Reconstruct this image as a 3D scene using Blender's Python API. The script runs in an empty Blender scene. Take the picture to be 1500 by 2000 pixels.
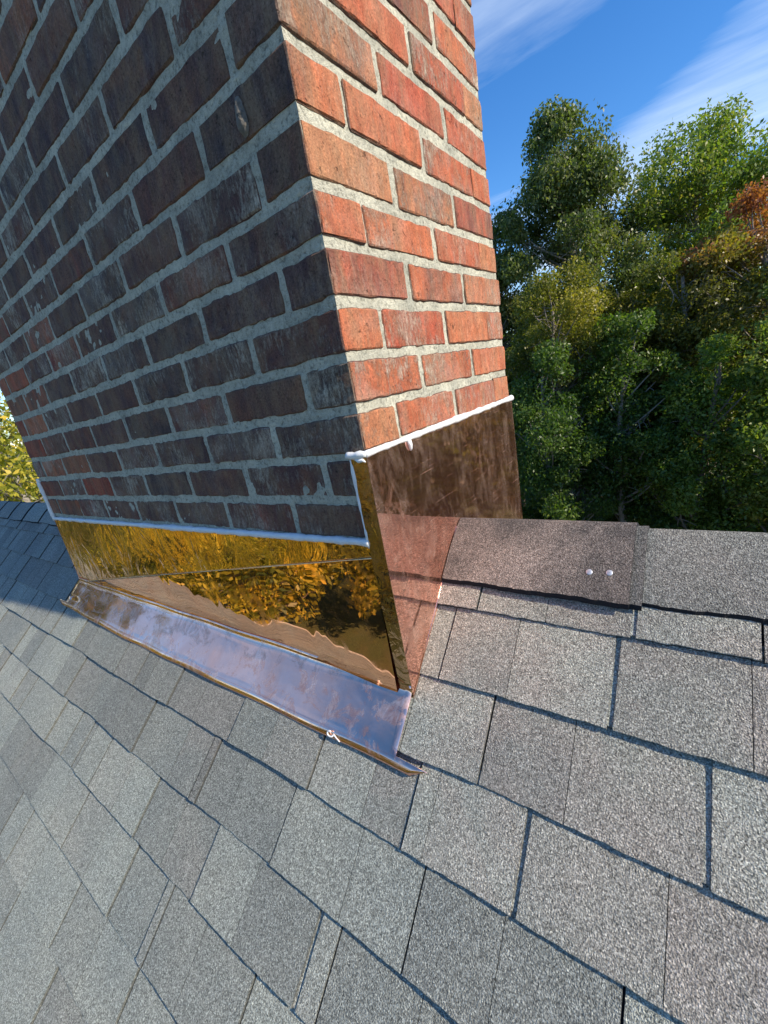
import bpy, math, random
import numpy as np
from mathutils import Vector, Matrix

# ------------------------------------------------------------------ camera, light, sky
scene = bpy.context.scene
R = math.radians
W, D = 1.495, 0.578            # chimney: along the ridge, across the ridge
YR, ZR, ZB = 0.2408, -0.182, -0.4082   # ridge line and foot of the front face
HC = 0.0677                    # brick course
SL = math.hypot(YR, ZR - ZB)
CS, SN = YR / SL, (ZR - ZB) / SL      # roof pitch cosine, sine

cam_d = bpy.data.cameras.new("camera")
cam = bpy.data.objects.new("camera", cam_d)
scene.collection.objects.link(cam)
cam.location = (0.37883, -0.45861, 0.09162)
cam.rotation_euler = (1.27758, 0.18229, 0.61968)
cam_d.sensor_fit = 'VERTICAL'
cam_d.sensor_height = 24.0
cam_d.lens = 24.0 * 0.82404 / 2.0
cam_d.clip_start = 0.01
cam_d.clip_end = 2000
scene.camera = cam

SUN_EL, SUN_AZ = 35.0, 3.7     # azimuth from +X towards +Y
sun_dir = Vector((math.cos(R(SUN_EL)) * math.cos(R(SUN_AZ)), math.cos(R(SUN_EL)) * math.sin(R(SUN_AZ)), math.sin(R(SUN_EL))))
sd = bpy.data.lights.new("sun", 'SUN')
sd.energy = 5.0
sd.angle = R(0.53)
sd.color = (1.0, 0.89, 0.73)
sun = bpy.data.objects.new("sun", sd)
scene.collection.objects.link(sun)
sun.rotation_euler = (-sun_dir).to_track_quat('-Z', 'Y').to_euler()
sun.location = sun_dir * 50

world = bpy.data.worlds.new("World")
scene.world = world
world.use_nodes = True
wn, wl = world.node_tree.nodes, world.node_tree.links
wn.clear()
out = wn.new('ShaderNodeOutputWorld')
bg = wn.new('ShaderNodeBackground')
sky = wn.new('ShaderNodeTexSky')
sky.sky_type = 'NISHITA'
sky.sun_disc = False
sky.sun_elevation = R(SUN_EL)
sky.sun_rotation = R(90 - SUN_AZ)
sky.air_density = 1.0
sky.dust_density = 0.2
sky.ozone_density = 4.0
bg.inputs['Strength'].default_value = 0.12
tc = wn.new('ShaderNodeTexCoord')
sep = wn.new('ShaderNodeSeparateXYZ')
wl.new(tc.outputs['Generated'], sep.inputs[0])
zc = wn.new('ShaderNodeMath'); zc.operation = 'MAXIMUM'; zc.inputs[1].default_value = 0.06
wl.new(sep.outputs['Z'], zc.inputs[0])
dx = wn.new('ShaderNodeMath'); dx.operation = 'DIVIDE'
dy = wn.new('ShaderNodeMath'); dy.operation = 'DIVIDE'
wl.new(sep.outputs['X'], dx.inputs[0]); wl.new(zc.outputs[0], dx.inputs[1])
wl.new(sep.outputs['Y'], dy.inputs[0]); wl.new(zc.outputs[0], dy.inputs[1])
cmb = wn.new('ShaderNodeCombineXYZ')
wl.new(dx.outputs[0], cmb.inputs[0]); wl.new(dy.outputs[0], cmb.inputs[1])
mp = wn.new('ShaderNodeMapping')
mp.inputs['Rotation'].default_value = (0, 0, R(-62))
mp.inputs['Scale'].default_value = (0.50, 1.25, 1)
mp.inputs['Location'].default_value = (0.35, 0.1, 0)
wl.new(cmb.outputs[0], mp.inputs['Vector'])
n1 = wn.new('ShaderNodeTexNoise'); n1.inputs['Scale'].default_value = 0.55; n1.inputs['Detail'].default_value = 9
n1.inputs['Roughness'].default_value = 0.55; n1.inputs['Distortion'].default_value = 0.5
wl.new(mp.outputs[0], n1.inputs['Vector'])
cr = wn.new('ShaderNodeValToRGB')
cr.color_ramp.elements[0].position = 0.42; cr.color_ramp.elements[0].color = (0, 0, 0, 1)
cr.color_ramp.elements[1].position = 0.72; cr.color_ramp.elements[1].color = (0.62, 0.62, 0.62, 1)
# a broad band of cirrus to the north-east, faint wisps elsewhere
def wmath(op, a, b):
    m_ = wn.new('ShaderNodeMath'); m_.operation = op
    for k_, v_ in enumerate((a, b)):
        if isinstance(v_, (int, float)): m_.inputs[k_].default_value = v_
        else: wl.new(v_, m_.inputs[k_])
    return m_.outputs[0]
qq = wmath('ADD', dy.outputs[0], wmath('MULTIPLY', dx.outputs[0], 1.6))
def wstep(v_, a, b, x0, x1):
    m_ = wn.new('ShaderNodeMapRange'); m_.interpolation_type = 'SMOOTHSTEP'
    wl.new(v_, m_.inputs['Value']); m_.inputs['From Min'].default_value = a; m_.inputs['From Max'].default_value = b
    m_.inputs['To Min'].default_value = x0; m_.inputs['To Max'].default_value = x1; return m_.outputs['Result']
band = wmath('MULTIPLY', wstep(qq, 1.95, 2.9, 0.0, 1.0), wstep(qq, 3.6, 5.6, 1.0, 0.0))
mp2 = wn.new('ShaderNodeMapping'); mp2.inputs['Rotation'].default_value = (0, 0, R(-58)); mp2.inputs['Scale'].default_value = (0.9, 5.5, 1)
wl.new(cmb.outputs[0], mp2.inputs['Vector'])
n2 = wn.new('ShaderNodeTexNoise'); n2.inputs['Scale'].default_value = 1.1; n2.inputs['Detail'].default_value = 9; n2.inputs['Roughness'].default_value = 0.62; n2.inputs['Distortion'].default_value = 0.35
wl.new(mp2.outputs[0], n2.inputs['Vector'])
wisp = wmath('MULTIPLY', wmath('SUBTRACT', n2.outputs['Fac'], 0.5), 0.26)
wl.new(wmath('ADD', wmath('ADD', n1.outputs['Fac'], wisp), wstep(band, 0.0, 1.0, -0.075, 0.10)), cr.inputs['Fac'])
hsv = wn.new('ShaderNodeHueSaturation'); hsv.inputs['Saturation'].default_value = 1.27
hsv.inputs['Hue'].default_value = 0.506
hsv.inputs['Value'].default_value = 1.3
wl.new(sky.outputs[0], hsv.inputs['Color'])
mx = wn.new('ShaderNodeMix'); mx.data_type = 'RGBA'
mx.inputs['B'].default_value = (5.6, 6.6, 8.0, 1)
wl.new(cr.outputs['Color'], mx.inputs['Factor'])
wl.new(hsv.outputs[0], mx.inputs['A'])
wl.new(mx.outputs['Result'], bg.inputs['Color'])
wl.new(bg.outputs[0], out.inputs['Surface'])

vs = scene.view_settings
vs.view_transform = 'Standard'
vs.look = 'None'
vs.gamma = 1
vs.exposure = 0.5

# ------------------------------------------------------------------ numpy value noise
rng = np.random.default_rng(7)
_lat = rng.random((64, 64, 64)).astype(np.float32)
def vnoise(P, scale, seed=0):
    P = np.asarray(P, float) * scale + seed * 17.31 + 1000.0
    i = np.floor(P).astype(int); f = P - i
    f = f * f * (3 - 2 * f)
    i0 = i % 64; i1 = (i + 1) % 64
    def g(a, b, c): return _lat[a, b, c]
    x0, y0, z0 = i0[..., 0], i0[..., 1], i0[..., 2]
    x1, y1, z1 = i1[..., 0], i1[..., 1], i1[..., 2]
    fx, fy, fz = f[..., 0], f[..., 1], f[..., 2]
    c00 = g(x0, y0, z0) * (1 - fx) + g(x1, y0, z0) * fx
    c10 = g(x0, y1, z0) * (1 - fx) + g(x1, y1, z0) * fx
    c01 = g(x0, y0, z1) * (1 - fx) + g(x1, y0, z1) * fx
    c11 = g(x0, y1, z1) * (1 - fx) + g(x1, y1, z1) * fx
    return ((c00 * (1 - fy) + c10 * fy) * (1 - fz) + (c01 * (1 - fy) + c11 * fy) * fz) * 2 - 1
def fbm(P, scale, seed=0, o=3):
    s = 0; a = 1
    for k in range(o):
        s = s + a * vnoise(P, scale * 2 ** k, seed + k); a *= 0.5
    return s

# ------------------------------------------------------------------ mesh helpers
class MB:
    """collects vertices, faces and per-face attributes, then links ONE mesh"""
    def __init__(s): s.v = []; s.f = []; s.n = 0; s.a = {}; s.nf = 0
    def add(s, verts, faces, **attr):
        verts = np.asarray(verts, float).reshape(-1, 3)
        faces = [tuple(int(i) + s.n for i in f) for f in faces]
        s.v.append(verts); s.f += faces; s.n += len(verts)
        for k, val in attr.items():
            s.a.setdefault(k, [0.0] * s.nf)
            s.a[k] += list(val) if hasattr(val, '__len__') else [val] * len(faces)
        s.nf += len(faces)
        for k in s.a:
            if len(s.a[k]) < s.nf: s.a[k] += [0.0] * (s.nf - len(s.a[k]))
    def build(s, name, mat, parent=None, smooth=False, loc=(0, 0, 0)):
        me = bpy.data.meshes.new(name)
        V = np.concatenate(s.v) - np.array(loc)
        me.from_pydata(V.tolist(), [], s.f)
        for k, val in s.a.items():
            at = me.attributes.new(k, 'FLOAT', 'FACE')
            at.data.foreach_set('value', np.array(val, np.float32))
        if smooth: me.polygons.foreach_set('use_smooth', [True] * len(me.polygons))
        me.materials.append(mat)
        me.update()
        o = bpy.data.objects.new(name, me)
        scene.collection.objects.link(o)
        if parent is not None:
            o.parent = parent
            o.location = Vector(loc) - parent.location if parent.type == 'EMPTY' else Vector(loc)
        else:
            o.location = loc
        return o
def grid_faces(nu, nv, off=0, flip=False):
    F = []
    for i in range(nu - 1):
        for j in range(nv - 1):
            a = off + i * nv + j
            q = (a, a + nv, a + nv + 1, a + 1)
            F.append(q[::-1] if flip else q)
    return F
def empty(name, loc, label, cat, group=None):
    o = bpy.data.objects.new(name, None)
    scene.collection.objects.link(o)
    o.location = loc
    o.empty_display_size = 0.2
    o['label'] = label; o['category'] = cat
    if group: o['group'] = group
    return o
def tube(mb, pts, rad, n=8, seed=0, rough=0.0, flat=None, cap=True, **attr):
    pts = np.asarray(pts, float); m = len(pts)
    rad = np.broadcast_to(np.asarray(rad, float), (m,))
    T = np.gradient(pts, axis=0); T /= np.linalg.norm(T, axis=1)[:, None] + 1e-9
    up = np.array([0, 0, 1.0]) if abs(T[0, 2]) < 0.9 else np.array([1.0, 0, 0])
    V = []
    for i in range(m):
        a = np.cross(T[i], up); a /= np.linalg.norm(a); b = np.cross(a, T[i])
        up = b
        for k in range(n):
            t = 2 * math.pi * k / n
            V.append(pts[i] + rad[i] * (a * math.cos(t) + b * math.sin(t)))
    V = np.array(V)
    if rough: 
        c = np.repeat(pts, n, axis=0)
        V = c + (V - c) * (1 + rough * fbm(V, 130, seed, 2))[:, None]
    F = []
    for i in range(m - 1):
        for k in range(n):
            F.append((i * n + k, i * n + (k + 1) % n, (i + 1) * n + (k + 1) % n, (i + 1) * n + k))
    if cap:
        F.append(tuple(range(n))[::-1]); F.append(tuple((m - 1) * n + k for k in range(n)))
    mb.add(V, F, **attr)
def box(mb, lo, hi, **attr):
    x0, y0, z0 = lo; x1, y1, z1 = hi
    V = [(x0,y0,z0),(x1,y0,z0),(x1,y1,z0),(x0,y1,z0),(x0,y0,z1),(x1,y0,z1),(x1,y1,z1),(x0,y1,z1)]
    F = [(0,3,2,1),(4,5,6,7),(0,1,5,4),(1,2,6,5),(2,3,7,6),(3,0,4,7)]
    mb.add(V, F, **attr)

# ------------------------------------------------------------------ material helpers
def new_mat(name):
    m = bpy.data.materials.new(name); m.use_nodes = True
    nt = m.node_tree; nt.nodes.clear()
    o = nt.nodes.new('ShaderNodeOutputMaterial')
    b = nt.nodes.new('ShaderNodeBsdfPrincipled')
    nt.links.new(b.outputs[0], o.inputs['Surface'])
    return m, nt, b, o
class N:
    def __init__(s, nt): s.nt = nt
    def _in(s, sock, v):
        if isinstance(v, bpy.types.NodeSocket): s.nt.links.new(v, sock)
        else:
            if isinstance(v, tuple) and len(v) == 3 and sock.type == 'RGBA': v = v + (1,)
            sock.default_value = v
    def coord(s, scale=(1, 1, 1), rot=(0, 0, 0), loc=(0, 0, 0), src='Object'):
        t = s.nt.nodes.new('ShaderNodeTexCoord'); m = s.nt.nodes.new('ShaderNodeMapping')
        m.inputs['Scale'].default_value = scale; m.inputs['Rotation'].default_value = rot; m.inputs['Location'].default_value = loc
        s.nt.links.new(t.outputs[src], m.inputs['Vector']); return m.outputs[0]
    def noise(s, vec, scale, detail=3, rough=0.55, dist=0.0, out='Fac'):
        n = s.nt.nodes.new('ShaderNodeTexNoise')
        n.inputs['Scale'].default_value = scale; n.inputs['Detail'].default_value = detail
        n.inputs['Roughness'].default_value = rough; n.inputs['Distortion'].default_value = dist
        s._in(n.inputs['Vector'], vec); return n.outputs[out]
    def voro(s, vec, scale, out='Distance', feature='F1'):
        n = s.nt.nodes.new('ShaderNodeTexVoronoi'); n.feature = feature
        n.inputs['Scale'].default_value = scale; s._in(n.inputs['Vector'], vec); return n.outputs[out]
    def ramp(s, fac, stops, interp='LINEAR'):
        n = s.nt.nodes.new('ShaderNodeValToRGB'); e = n.color_ramp.elements; n.color_ramp.interpolation = interp
        while len(e) < len(stops): e.new(0.5)
        for k, (p, c) in enumerate(stops):
            e[k].position = p; e[k].color = (c + (1,)) if isinstance(c, tuple) else (c, c, c, 1)
        s._in(n.inputs['Fac'], fac); return n.outputs['Color']
    def mix(s, f, a, b, mode='MIX'):
        n = s.nt.nodes.new('ShaderNodeMix'); n.data_type = 'RGBA'; n.blend_type = mode
        s._in(n.inputs['Factor'], f); s._in(n.inputs['A'], a); s._in(n.inputs['B'], b); return n.outputs['Result']
    def math(s, op, a, b=0.0, clamp=False):
        n = s.nt.nodes.new('ShaderNodeMath'); n.operation = op; n.use_clamp = clamp
        s._in(n.inputs[0], a); s._in(n.inputs[1], b); return n.outputs[0]
    def attr(s, name):
        n = s.nt.nodes.new('ShaderNodeAttribute'); n.attribute_name = name; return n.outputs['Fac']
    def bump(s, h, strength=0.5, dist=0.001, normal=None):
        n = s.nt.nodes.new('ShaderNodeBump'); n.inputs['Strength'].default_value = strength
        n.inputs['Distance'].default_value = dist; s._in(n.inputs['Height'], h)
        if normal is not None: s._in(n.inputs['Normal'], normal)
        return n.outputs['Normal']
    def sub(s, col, dx):  # shift a coordinate by an attribute (so every brick differs)
        n = s.nt.nodes.new('ShaderNodeVectorMath'); n.operation = 'ADD'
        s._in(n.inputs[0], col); s._in(n.inputs[1], dx); return n.outputs[0]

def brick_material():
    m, nt, b, o = new_mat("fired_brick"); n = N(nt)
    tone, dark, white, rnd = n.attr('tone'), n.attr('dark'), n.attr('white'), n.attr('rnd')
    c = n.coord()
    off = n.nt.nodes.new('ShaderNodeCombineXYZ')
    r10 = n.math('MULTIPLY', rnd, 37.0)
    for k in range(3): nt.links.new(r10, off.inputs[k])
    cc = n.sub(c, off.outputs[0])
    mp = nt.nodes.new('ShaderNodeMapping'); mp.inputs['Scale'].default_value = (1, 1, 0.32)
    nt.links.new(cc, mp.inputs['Vector']); streak = mp.outputs[0]
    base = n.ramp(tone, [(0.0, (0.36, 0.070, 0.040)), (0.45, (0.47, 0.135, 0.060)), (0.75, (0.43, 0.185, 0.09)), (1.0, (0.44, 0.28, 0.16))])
    fine = n.noise(cc, 620, 3, 0.7)
    mid = n.noise(streak, 55, 5, 0.65)
    base = n.mix(0.75, base, n.ramp(mid, [(0.3, 0.45), (0.7, 1.25)]), 'MULTIPLY')
    base = n.mix(0.55, base, n.ramp(fine, [(0.3, 0.45), (0.68, 1.3)]), 'MULTIPLY')
    # brown / charcoal flashing of the fired face
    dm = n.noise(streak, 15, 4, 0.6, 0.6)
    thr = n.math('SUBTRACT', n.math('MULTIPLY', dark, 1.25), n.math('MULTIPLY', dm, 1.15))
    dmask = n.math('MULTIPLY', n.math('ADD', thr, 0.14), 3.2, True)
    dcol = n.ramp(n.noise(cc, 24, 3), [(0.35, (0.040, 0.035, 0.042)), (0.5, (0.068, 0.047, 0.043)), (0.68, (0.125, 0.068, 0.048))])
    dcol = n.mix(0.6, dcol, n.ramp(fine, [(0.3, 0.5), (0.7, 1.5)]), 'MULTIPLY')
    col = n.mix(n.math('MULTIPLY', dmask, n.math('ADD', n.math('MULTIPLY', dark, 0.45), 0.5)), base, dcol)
    # lime bloom and mortar smears
    wm = n.noise(streak, 150, 7, 0.85, 0.2); wp = n.noise(cc, 11, 3)
    wmask = n.math('MULTIPLY', n.ramp(n.math('ADD', wm, n.math('MULTIPLY', wp, 0.6)), [(0.79, 0.0), (0.97, 1.0)]), white)
    col = n.mix(n.math('MULTIPLY', wmask, 0.8), col, (0.60, 0.54, 0.43))
    ww = n.math('MULTIPLY', n.ramp(n.noise(cc, 9, 4, 0.6, 0.8), [(0.48, 0.0), (0.70, 0.30)]), white)
    col = n.mix(ww, col, (0.42, 0.36, 0.30))
    # pits
    pit = n.ramp(n.noise(cc, 95, 4, 0.75), [(0.30, 0.0), (0.37, 1.0)])
    col = n.mix(0.65, col, pit, 'MULTIPLY')
    worn = n.ramp(n.noise(streak, 33, 5, 0.7, 0.4), [(0.42, 0.0), (0.62, 1.0)])
    col = n.mix(n.math('MULTIPLY', worn, 0.30), col, (0.30, 0.215, 0.12))
    # light sand grains
    sp = n.ramp(n.noise(cc, 1100, 2, 0.7), [(0.62, 0.0), (0.7, 1.0)])
    col = n.mix(n.math('MULTIPLY', sp, 0.22), col, (0.65, 0.45, 0.30))
    grit = n.ramp(n.noise(cc, 300, 3, 0.75), [(0.34, 0.35), (0.47, 0.95), (0.60, 1.1), (0.68, 1.7)])
    col = n.mix(0.7, col, grit, 'MULTIPLY')
    nt.links.new(col, b.inputs['Base Color'])
    b.inputs['Roughness'].default_value = 0.86
    b.inputs['Specular IOR Level'].default_value = 0.25
    h = n.math('ADD', n.math('MULTIPLY', mid, 0.9), n.math('MULTIPLY', fine, 0.5))
    h = n.math('ADD', h, n.math('MULTIPLY', pit, 0.8))
    h = n.math('ADD', h, n.math('MULTIPLY', wmask, 0.5))
    nt.links.new(n.bump(h, 1.0, 0.0024), b.inputs['Normal'])
    return m

def mortar_material():
    m, nt, b, o = new_mat("sandy_mortar"); n = N(nt); c = n.coord()
    a = n.noise(c, 14, 4, 0.6); f = n.noise(c, 900, 2, 0.7); g = n.noise(c, 190, 4, 0.65)
    col = n.ramp(a, [(0.3, (0.33, 0.325, 0.265)), (0.5, (0.45, 0.435, 0.35)), (0.7, (0.56, 0.54, 0.43))])
    col = n.mix(0.6, col, n.ramp(f, [(0.3, 0.55), (0.65, 1.25)]), 'MULTIPLY')
    col = n.mix(0.75, col, n.ramp(g, [(0.34, 0.35), (0.44, 0.9), (0.62, 1.2)]), 'MULTIPLY')
    nt.links.new(col, b.inputs['Base Color']); b.inputs['Roughness'].default_value = 0.95
    b.inputs['Specular IOR Level'].default_value = 0.15
    h = n.math('ADD', n.math('MULTIPLY', f, 0.5), n.math('MULTIPLY', g, 1.5))
    nt.links.new(n.bump(h, 1.0, 0.0026), b.inputs['Normal'])
    return m

def copper_material(name, wave=0.5, wscale=(9, 9, 9), haze=0.25, smudge=0.6, base_rough=0.03, tint=(0.93, 0.50, 0.29), fine=0.0, wdist=0.006, warp=0.6, patchy=0.0, det=3, scratch=0.0, low=2.2, film=(0.80, 0.50, 0.38)):
    m, nt, b, o = new_mat(name); n = N(nt); c = n.coord(); cs = n.coord(scale=wscale)
    b.inputs['Metallic'].default_value = 1.0
    blot = n.noise(c, 7, 5, 0.6, 1.2)
    col = n.mix(n.ramp(blot, [(0.42, 0.0), (0.62, 1.0)]), tint, (tint[0], tint[1] * 1.12, tint[2] * 1.2))
    sm = n.ramp(n.noise(c, 22, 5, 0.7, 1.5), [(0.50, 0.0), (0.60, 1.0)])
    dots = n.ramp(n.voro(c, 38), [(0.10, 1.0), (0.2, 0.0)])
    patch = n.ramp(n.noise(c, 5, 2), [(0.45, 0.0), (0.62, 1.0)])
    mask = n.math('MULTIPLY', n.math('MAXIMUM', n.math('MULTIPLY', sm, 0.7), n.math('MULTIPLY', dots, 0.6)), patch)
    rough = n.math('ADD', n.math('MULTIPLY', mask, smudge), base_rough, True)
    nt.links.new(rough, b.inputs['Roughness'])
    w = n.noise(cs, 1.0, det, 0.5, warp)
    w2 = n.math('MULTIPLY', n.noise(c, 3.2, 2, 0.4), low)
    hh = n.math('ADD', w, w2)
    if fine: hh = n.math('ADD', hh, n.math('MULTIPLY', n.noise(c, 420, 2, 0.6), fine))
    nt.links.new(n.bump(hh, wave, wdist), b.inputs['Normal'])
    nt.links.new(col, b.inputs['Base Color'])
    if haze > 0:   # dull film and finger marks: a rougher copper layer over the mirror
        g = nt.nodes.new('ShaderNodeBsdfPrincipled'); g.inputs['Metallic'].default_value = 0.7
        g.inputs['Roughness'].default_value = 0.5
        scr = n.noise(n.coord(scale=(3, 3, 1.3), rot=(0.5, 0.4, 0.2)), 9, 7, 0.78, 0.8)
        gcol = n.mix(n.ramp(scr, [(0.45, 0.0), (0.62, 1.0)]), (0.55, 0.25, 0.16), film)
        nt.links.new(gcol, g.inputs['Base Color'])
        ms = nt.nodes.new('ShaderNodeMixShader')
        if scratch:     # wiping marks and fine scratches in two directions
            l1 = n.ramp(n.noise(n.coord(scale=(1, 5, 160), rot=(0.75, 0, 0)), 1.6, 3, 0.6, 0.2), [(0.66, 0.0), (0.70, 1.0)])
            l2 = n.ramp(n.noise(n.coord(scale=(1, 7, 190), rot=(-0.5, 0, 0)), 1.3, 3, 0.6, 0.25), [(0.68, 0.0), (0.72, 1.0)])
            mask = n.math('MAXIMUM', mask, n.math('MULTIPLY', n.math('MAXIMUM', l1, l2), scratch * 3))
        f = n.math('MULTIPLY', n.math('ADD', n.ramp(scr, [(0.45, 0.35), (0.7, 1.0)]), mask), haze, True)
        if patchy:
            f = n.math('MULTIPLY', n.ramp(n.noise(c, 17, 6, 0.7, 0.9), [(0.50, 0.12), (0.575, 0.75), (0.66, 1.0)]), patchy, True)
        nt.links.new(f, ms.inputs[0]); nt.links.new(b.outputs[0], ms.inputs[1]); nt.links.new(g.outputs[0], ms.inputs[2])
        nt.links.new(ms.outputs[0], o.inputs['Surface'])
    return m

def shingle_material():
    m, nt, b, o = new_mat("asphalt_shingle"); n = N(nt); c = n.coord()
    tint, warm = n.attr('tint'), n.attr('warm')
    gr = n.voro(c, 640, 'Color'); gr2 = n.noise(c, 390, 3, 0.85)
    base = n.ramp(tint, [(0.0, (0.085, 0.080, 0.075)), (0.3, (0.215, 0.222, 0.200)), (0.7, (0.31, 0.322, 0.28)), (1.0, (0.39, 0.405, 0.345))])
    brown = n.mix(n.noise(c, 9, 3), (0.26, 0.20, 0.16), (0.42, 0.36, 0.32))
    wm = n.math('MULTIPLY', n.ramp(n.noise(c, 6.5, 4, 0.6, 0.6), [(0.38, 0.1), (0.62, 1.0)]), warm)
    col = n.mix(wm, base, brown)
    # real patches of slightly different granules
    col = n.mix(0.5, col, n.ramp(n.noise(c, 4.5, 4, 0.6), [(0.3, (0.75, 0.80, 0.83)), (0.7, (1.2, 1.15, 1.08))]), 'MULTIPLY')
    spk = n.ramp(gr, [(0.08, 0.3), (0.35, 0.8), (0.62, 1.1), (0.9, 1.85)])
    col = n.mix(0.85, col, spk, 'MULTIPLY')
    col = n.mix(0.8, col, n.ramp(gr2, [(0.36, 0.4), (0.50, 0.98), (0.62, 1.5)]), 'MULTIPLY')
    col = n.mix(0.45, col, n.ramp(n.noise(c, 120, 3, 0.7), [(0.36, 0.7), (0.62, 1.25)]), 'MULTIPLY')
    col = n.mix(n.attr('cut'), col, (0.018, 0.019, 0.022))      # cut asphalt edges are black
    nt.links.new(col, b.inputs['Base Color']); b.inputs['Roughness'].default_value = 0.9
    b.inputs['Specular IOR Level'].default_value = 0.3
    h = n.math('ADD', n.math('MULTIPLY', n.voro(c, 560), 0.8), gr2)
    nt.links.new(n.bump(h, 1.0, 0.0016), b.inputs['Normal'])
    return m

def plain(name, col, rough=0.6, metal=0.0, nz=0.15, nscale=20, bump=0.0, bscale=200):
    m, nt, b, o = new_mat(name); n = N(nt); c = n.coord()
    v = n.noise(c, nscale, 4, 0.6)
    cc = n.mix(1.0, col, n.ramp(v, [(0.25, 1 - nz), (0.75, 1 + nz)]), 'MULTIPLY')
    nt.links.new(cc, b.inputs['Base Color']); b.inputs['Roughness'].default_value = rough; b.inputs['Metallic'].default_value = metal
    if bump: nt.links.new(n.bump(n.noise(c, bscale, 3), 0.6, bump), b.inputs['Normal'])
    return m

M_brick = brick_material(); M_mortar = mortar_material(); M_shingle = shingle_material()
M_front = copper_material("polished_copper_front", wave=0.38, wscale=(11, 11, 8), haze=0.04, smudge=0.10, base_rough=0.01, tint=(0.98, 0.58, 0.29), warp=2.2)
M_lower = copper_material("polished_copper_lower", det=1, low=0.5, wave=0.11, wscale=(12, 12, 4), haze=0.04, smudge=0.10, base_rough=0.015, tint=(0.98, 0.53, 0.31))
M_side = copper_material("finger_marked_copper_side", wave=0.10, wscale=(10, 10, 8), haze=0.24, scratch=0.5, smudge=0.30, base_rough=0.03, tint=(0.93, 0.50, 0.39), fine=0.02)
M_apron = copper_material("dull_copper_apron", wave=0.10, wscale=(12, 12, 12), haze=0.30, smudge=0.35, base_rough=0.07, tint=(0.95, 0.53, 0.40), fine=0.01, patchy=0.62, film=(0.92, 0.68, 0.58))
M_return = copper_material('dull_copper_return', wave=0.25, wscale=(40, 40, 40), haze=0.10, smudge=0.25, base_rough=0.03, tint=(0.55, 0.36, 0.20))
M_seal = plain("white_silicone", (0.70, 0.70, 0.69), 0.45, nz=0.08, nscale=60, bump=0.001, bscale=90)
M_deck = plain("roof_felt", (0.03, 0.03, 0.032), 0.9)
M_wood = plain("painted_trim", (0.62, 0.60, 0.55), 0.6, nz=0.08)
M_siding = plain("painted_siding", (0.50, 0.48, 0.42), 0.7, nz=0.1)
M_nail = plain("galvanised_nail", (0.50, 0.52, 0.56), 0.5, metal=0.5, nz=0.1, nscale=300)
M_conc = plain("concrete_cap", (0.40, 0.38, 0.35), 0.9, nz=0.2, bump=0.002)
M_clay = plain("clay_flue", (0.42, 0.20, 0.12), 0.8, nz=0.2)
M_glass = plain("dark_window_glass", (0.03, 0.04, 0.05), 0.06, nz=0.02)

# ------------------------------------------------------------------ chimney
DN = [0.002, -0.0004, -0.0048, 0.0006, 0.0011, -0.0002, 0.0005, 0.0017]
DF = [-0.0031, -0.0006, 0.0004, 0.0029, 0.005, -0.0023, -0.0009, 0.0016]
DL = [0.002, 0.002, 0.002, 0.0033, 0.0022, 0.0027, -0.0021, -0.0034, -0.0026]
def course_shift(P):
    j = 7 - P[:, 2] / HC
    a = np.interp(j, range(8), DN); b = np.interp(j, range(8), DF); c = np.interp(j, range(9), DL)
    tx = np.clip(-P[:, 0] / W, 0, 1); ty = np.clip(P[:, 1] / D, 0, 1)
    dz = a * (1 - tx) * (1 - ty) + b * ty * (1 - tx) + c * tx
    dz = dz + 0.0012 * vnoise(P * np.array([1, 1, 0.2]), 7, 3)
    Q = P.copy(); Q[:, 2] += dz
    return Q

def axis_pts(L, r, n):
    inner = np.linspace(r, L - r, n + 1)
    return np.concatenate([[0, r * 0.35], inner, [L - r * 0.35, L]])
def rbox(mb, lo, hi, r, nx, ny, nz, seed, rough, faces, attrs):
    lo = np.array(lo, float); hi = np.array(hi, float); L = hi - lo
    ax = [axis_pts(L[0], r, nx), axis_pts(L[1], r, ny), axis_pts(L[2], r, nz)]
    spec = {'-y': (0, 2, 1, 0, False), '+y': (0, 2, 1, 1, True), '+x': (1, 2, 0, 1, False), '-x': (1, 2, 0, 0, True),
            '+z': (0, 1, 2, 1, False), '-z': (0, 1, 2, 0, True)}
    for fc in faces:
        u, v, w, side, flip = spec[fc]
        U, V_ = np.meshgrid(ax[u], ax[v], indexing='ij')
        P = np.zeros(U.shape + (3,)); P[..., u] = U; P[..., v] = V_; P[..., w] = L[w] * side
        P = P.reshape(-1, 3)
        q = np.clip(P, r, L - r); d = P - q; ln = np.linalg.norm(d, axis=1)[:, None]
        P = q + d / np.maximum(ln, 1e-9) * r
        P = P + lo
        nrm = d / np.maximum(ln, 1e-9)
        if rough:
            amt = rough * (0.55 * fbm(P, 24, seed, 2) + 0.45 * fbm(P, 95, seed + 3, 2))
            edge = (np.abs(nrm) > 0.3).sum(1) > 1          # arrises chip more
            amt = np.where(edge, np.minimum(amt * 1.6 - rough * 0.4, 0.0006), np.clip(amt, -0.0008, 0.0014))
            P = P + nrm * amt[:, None]
        P = course_shift(P)
        fl = grid_faces(len(ax[u]), len(ax[v]), 0, flip)
        aa = {k: (vv[fc] if isinstance(vv, dict) else vv) for k, vv in attrs.items()}
        mb.add(P, fl, **aa)

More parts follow.
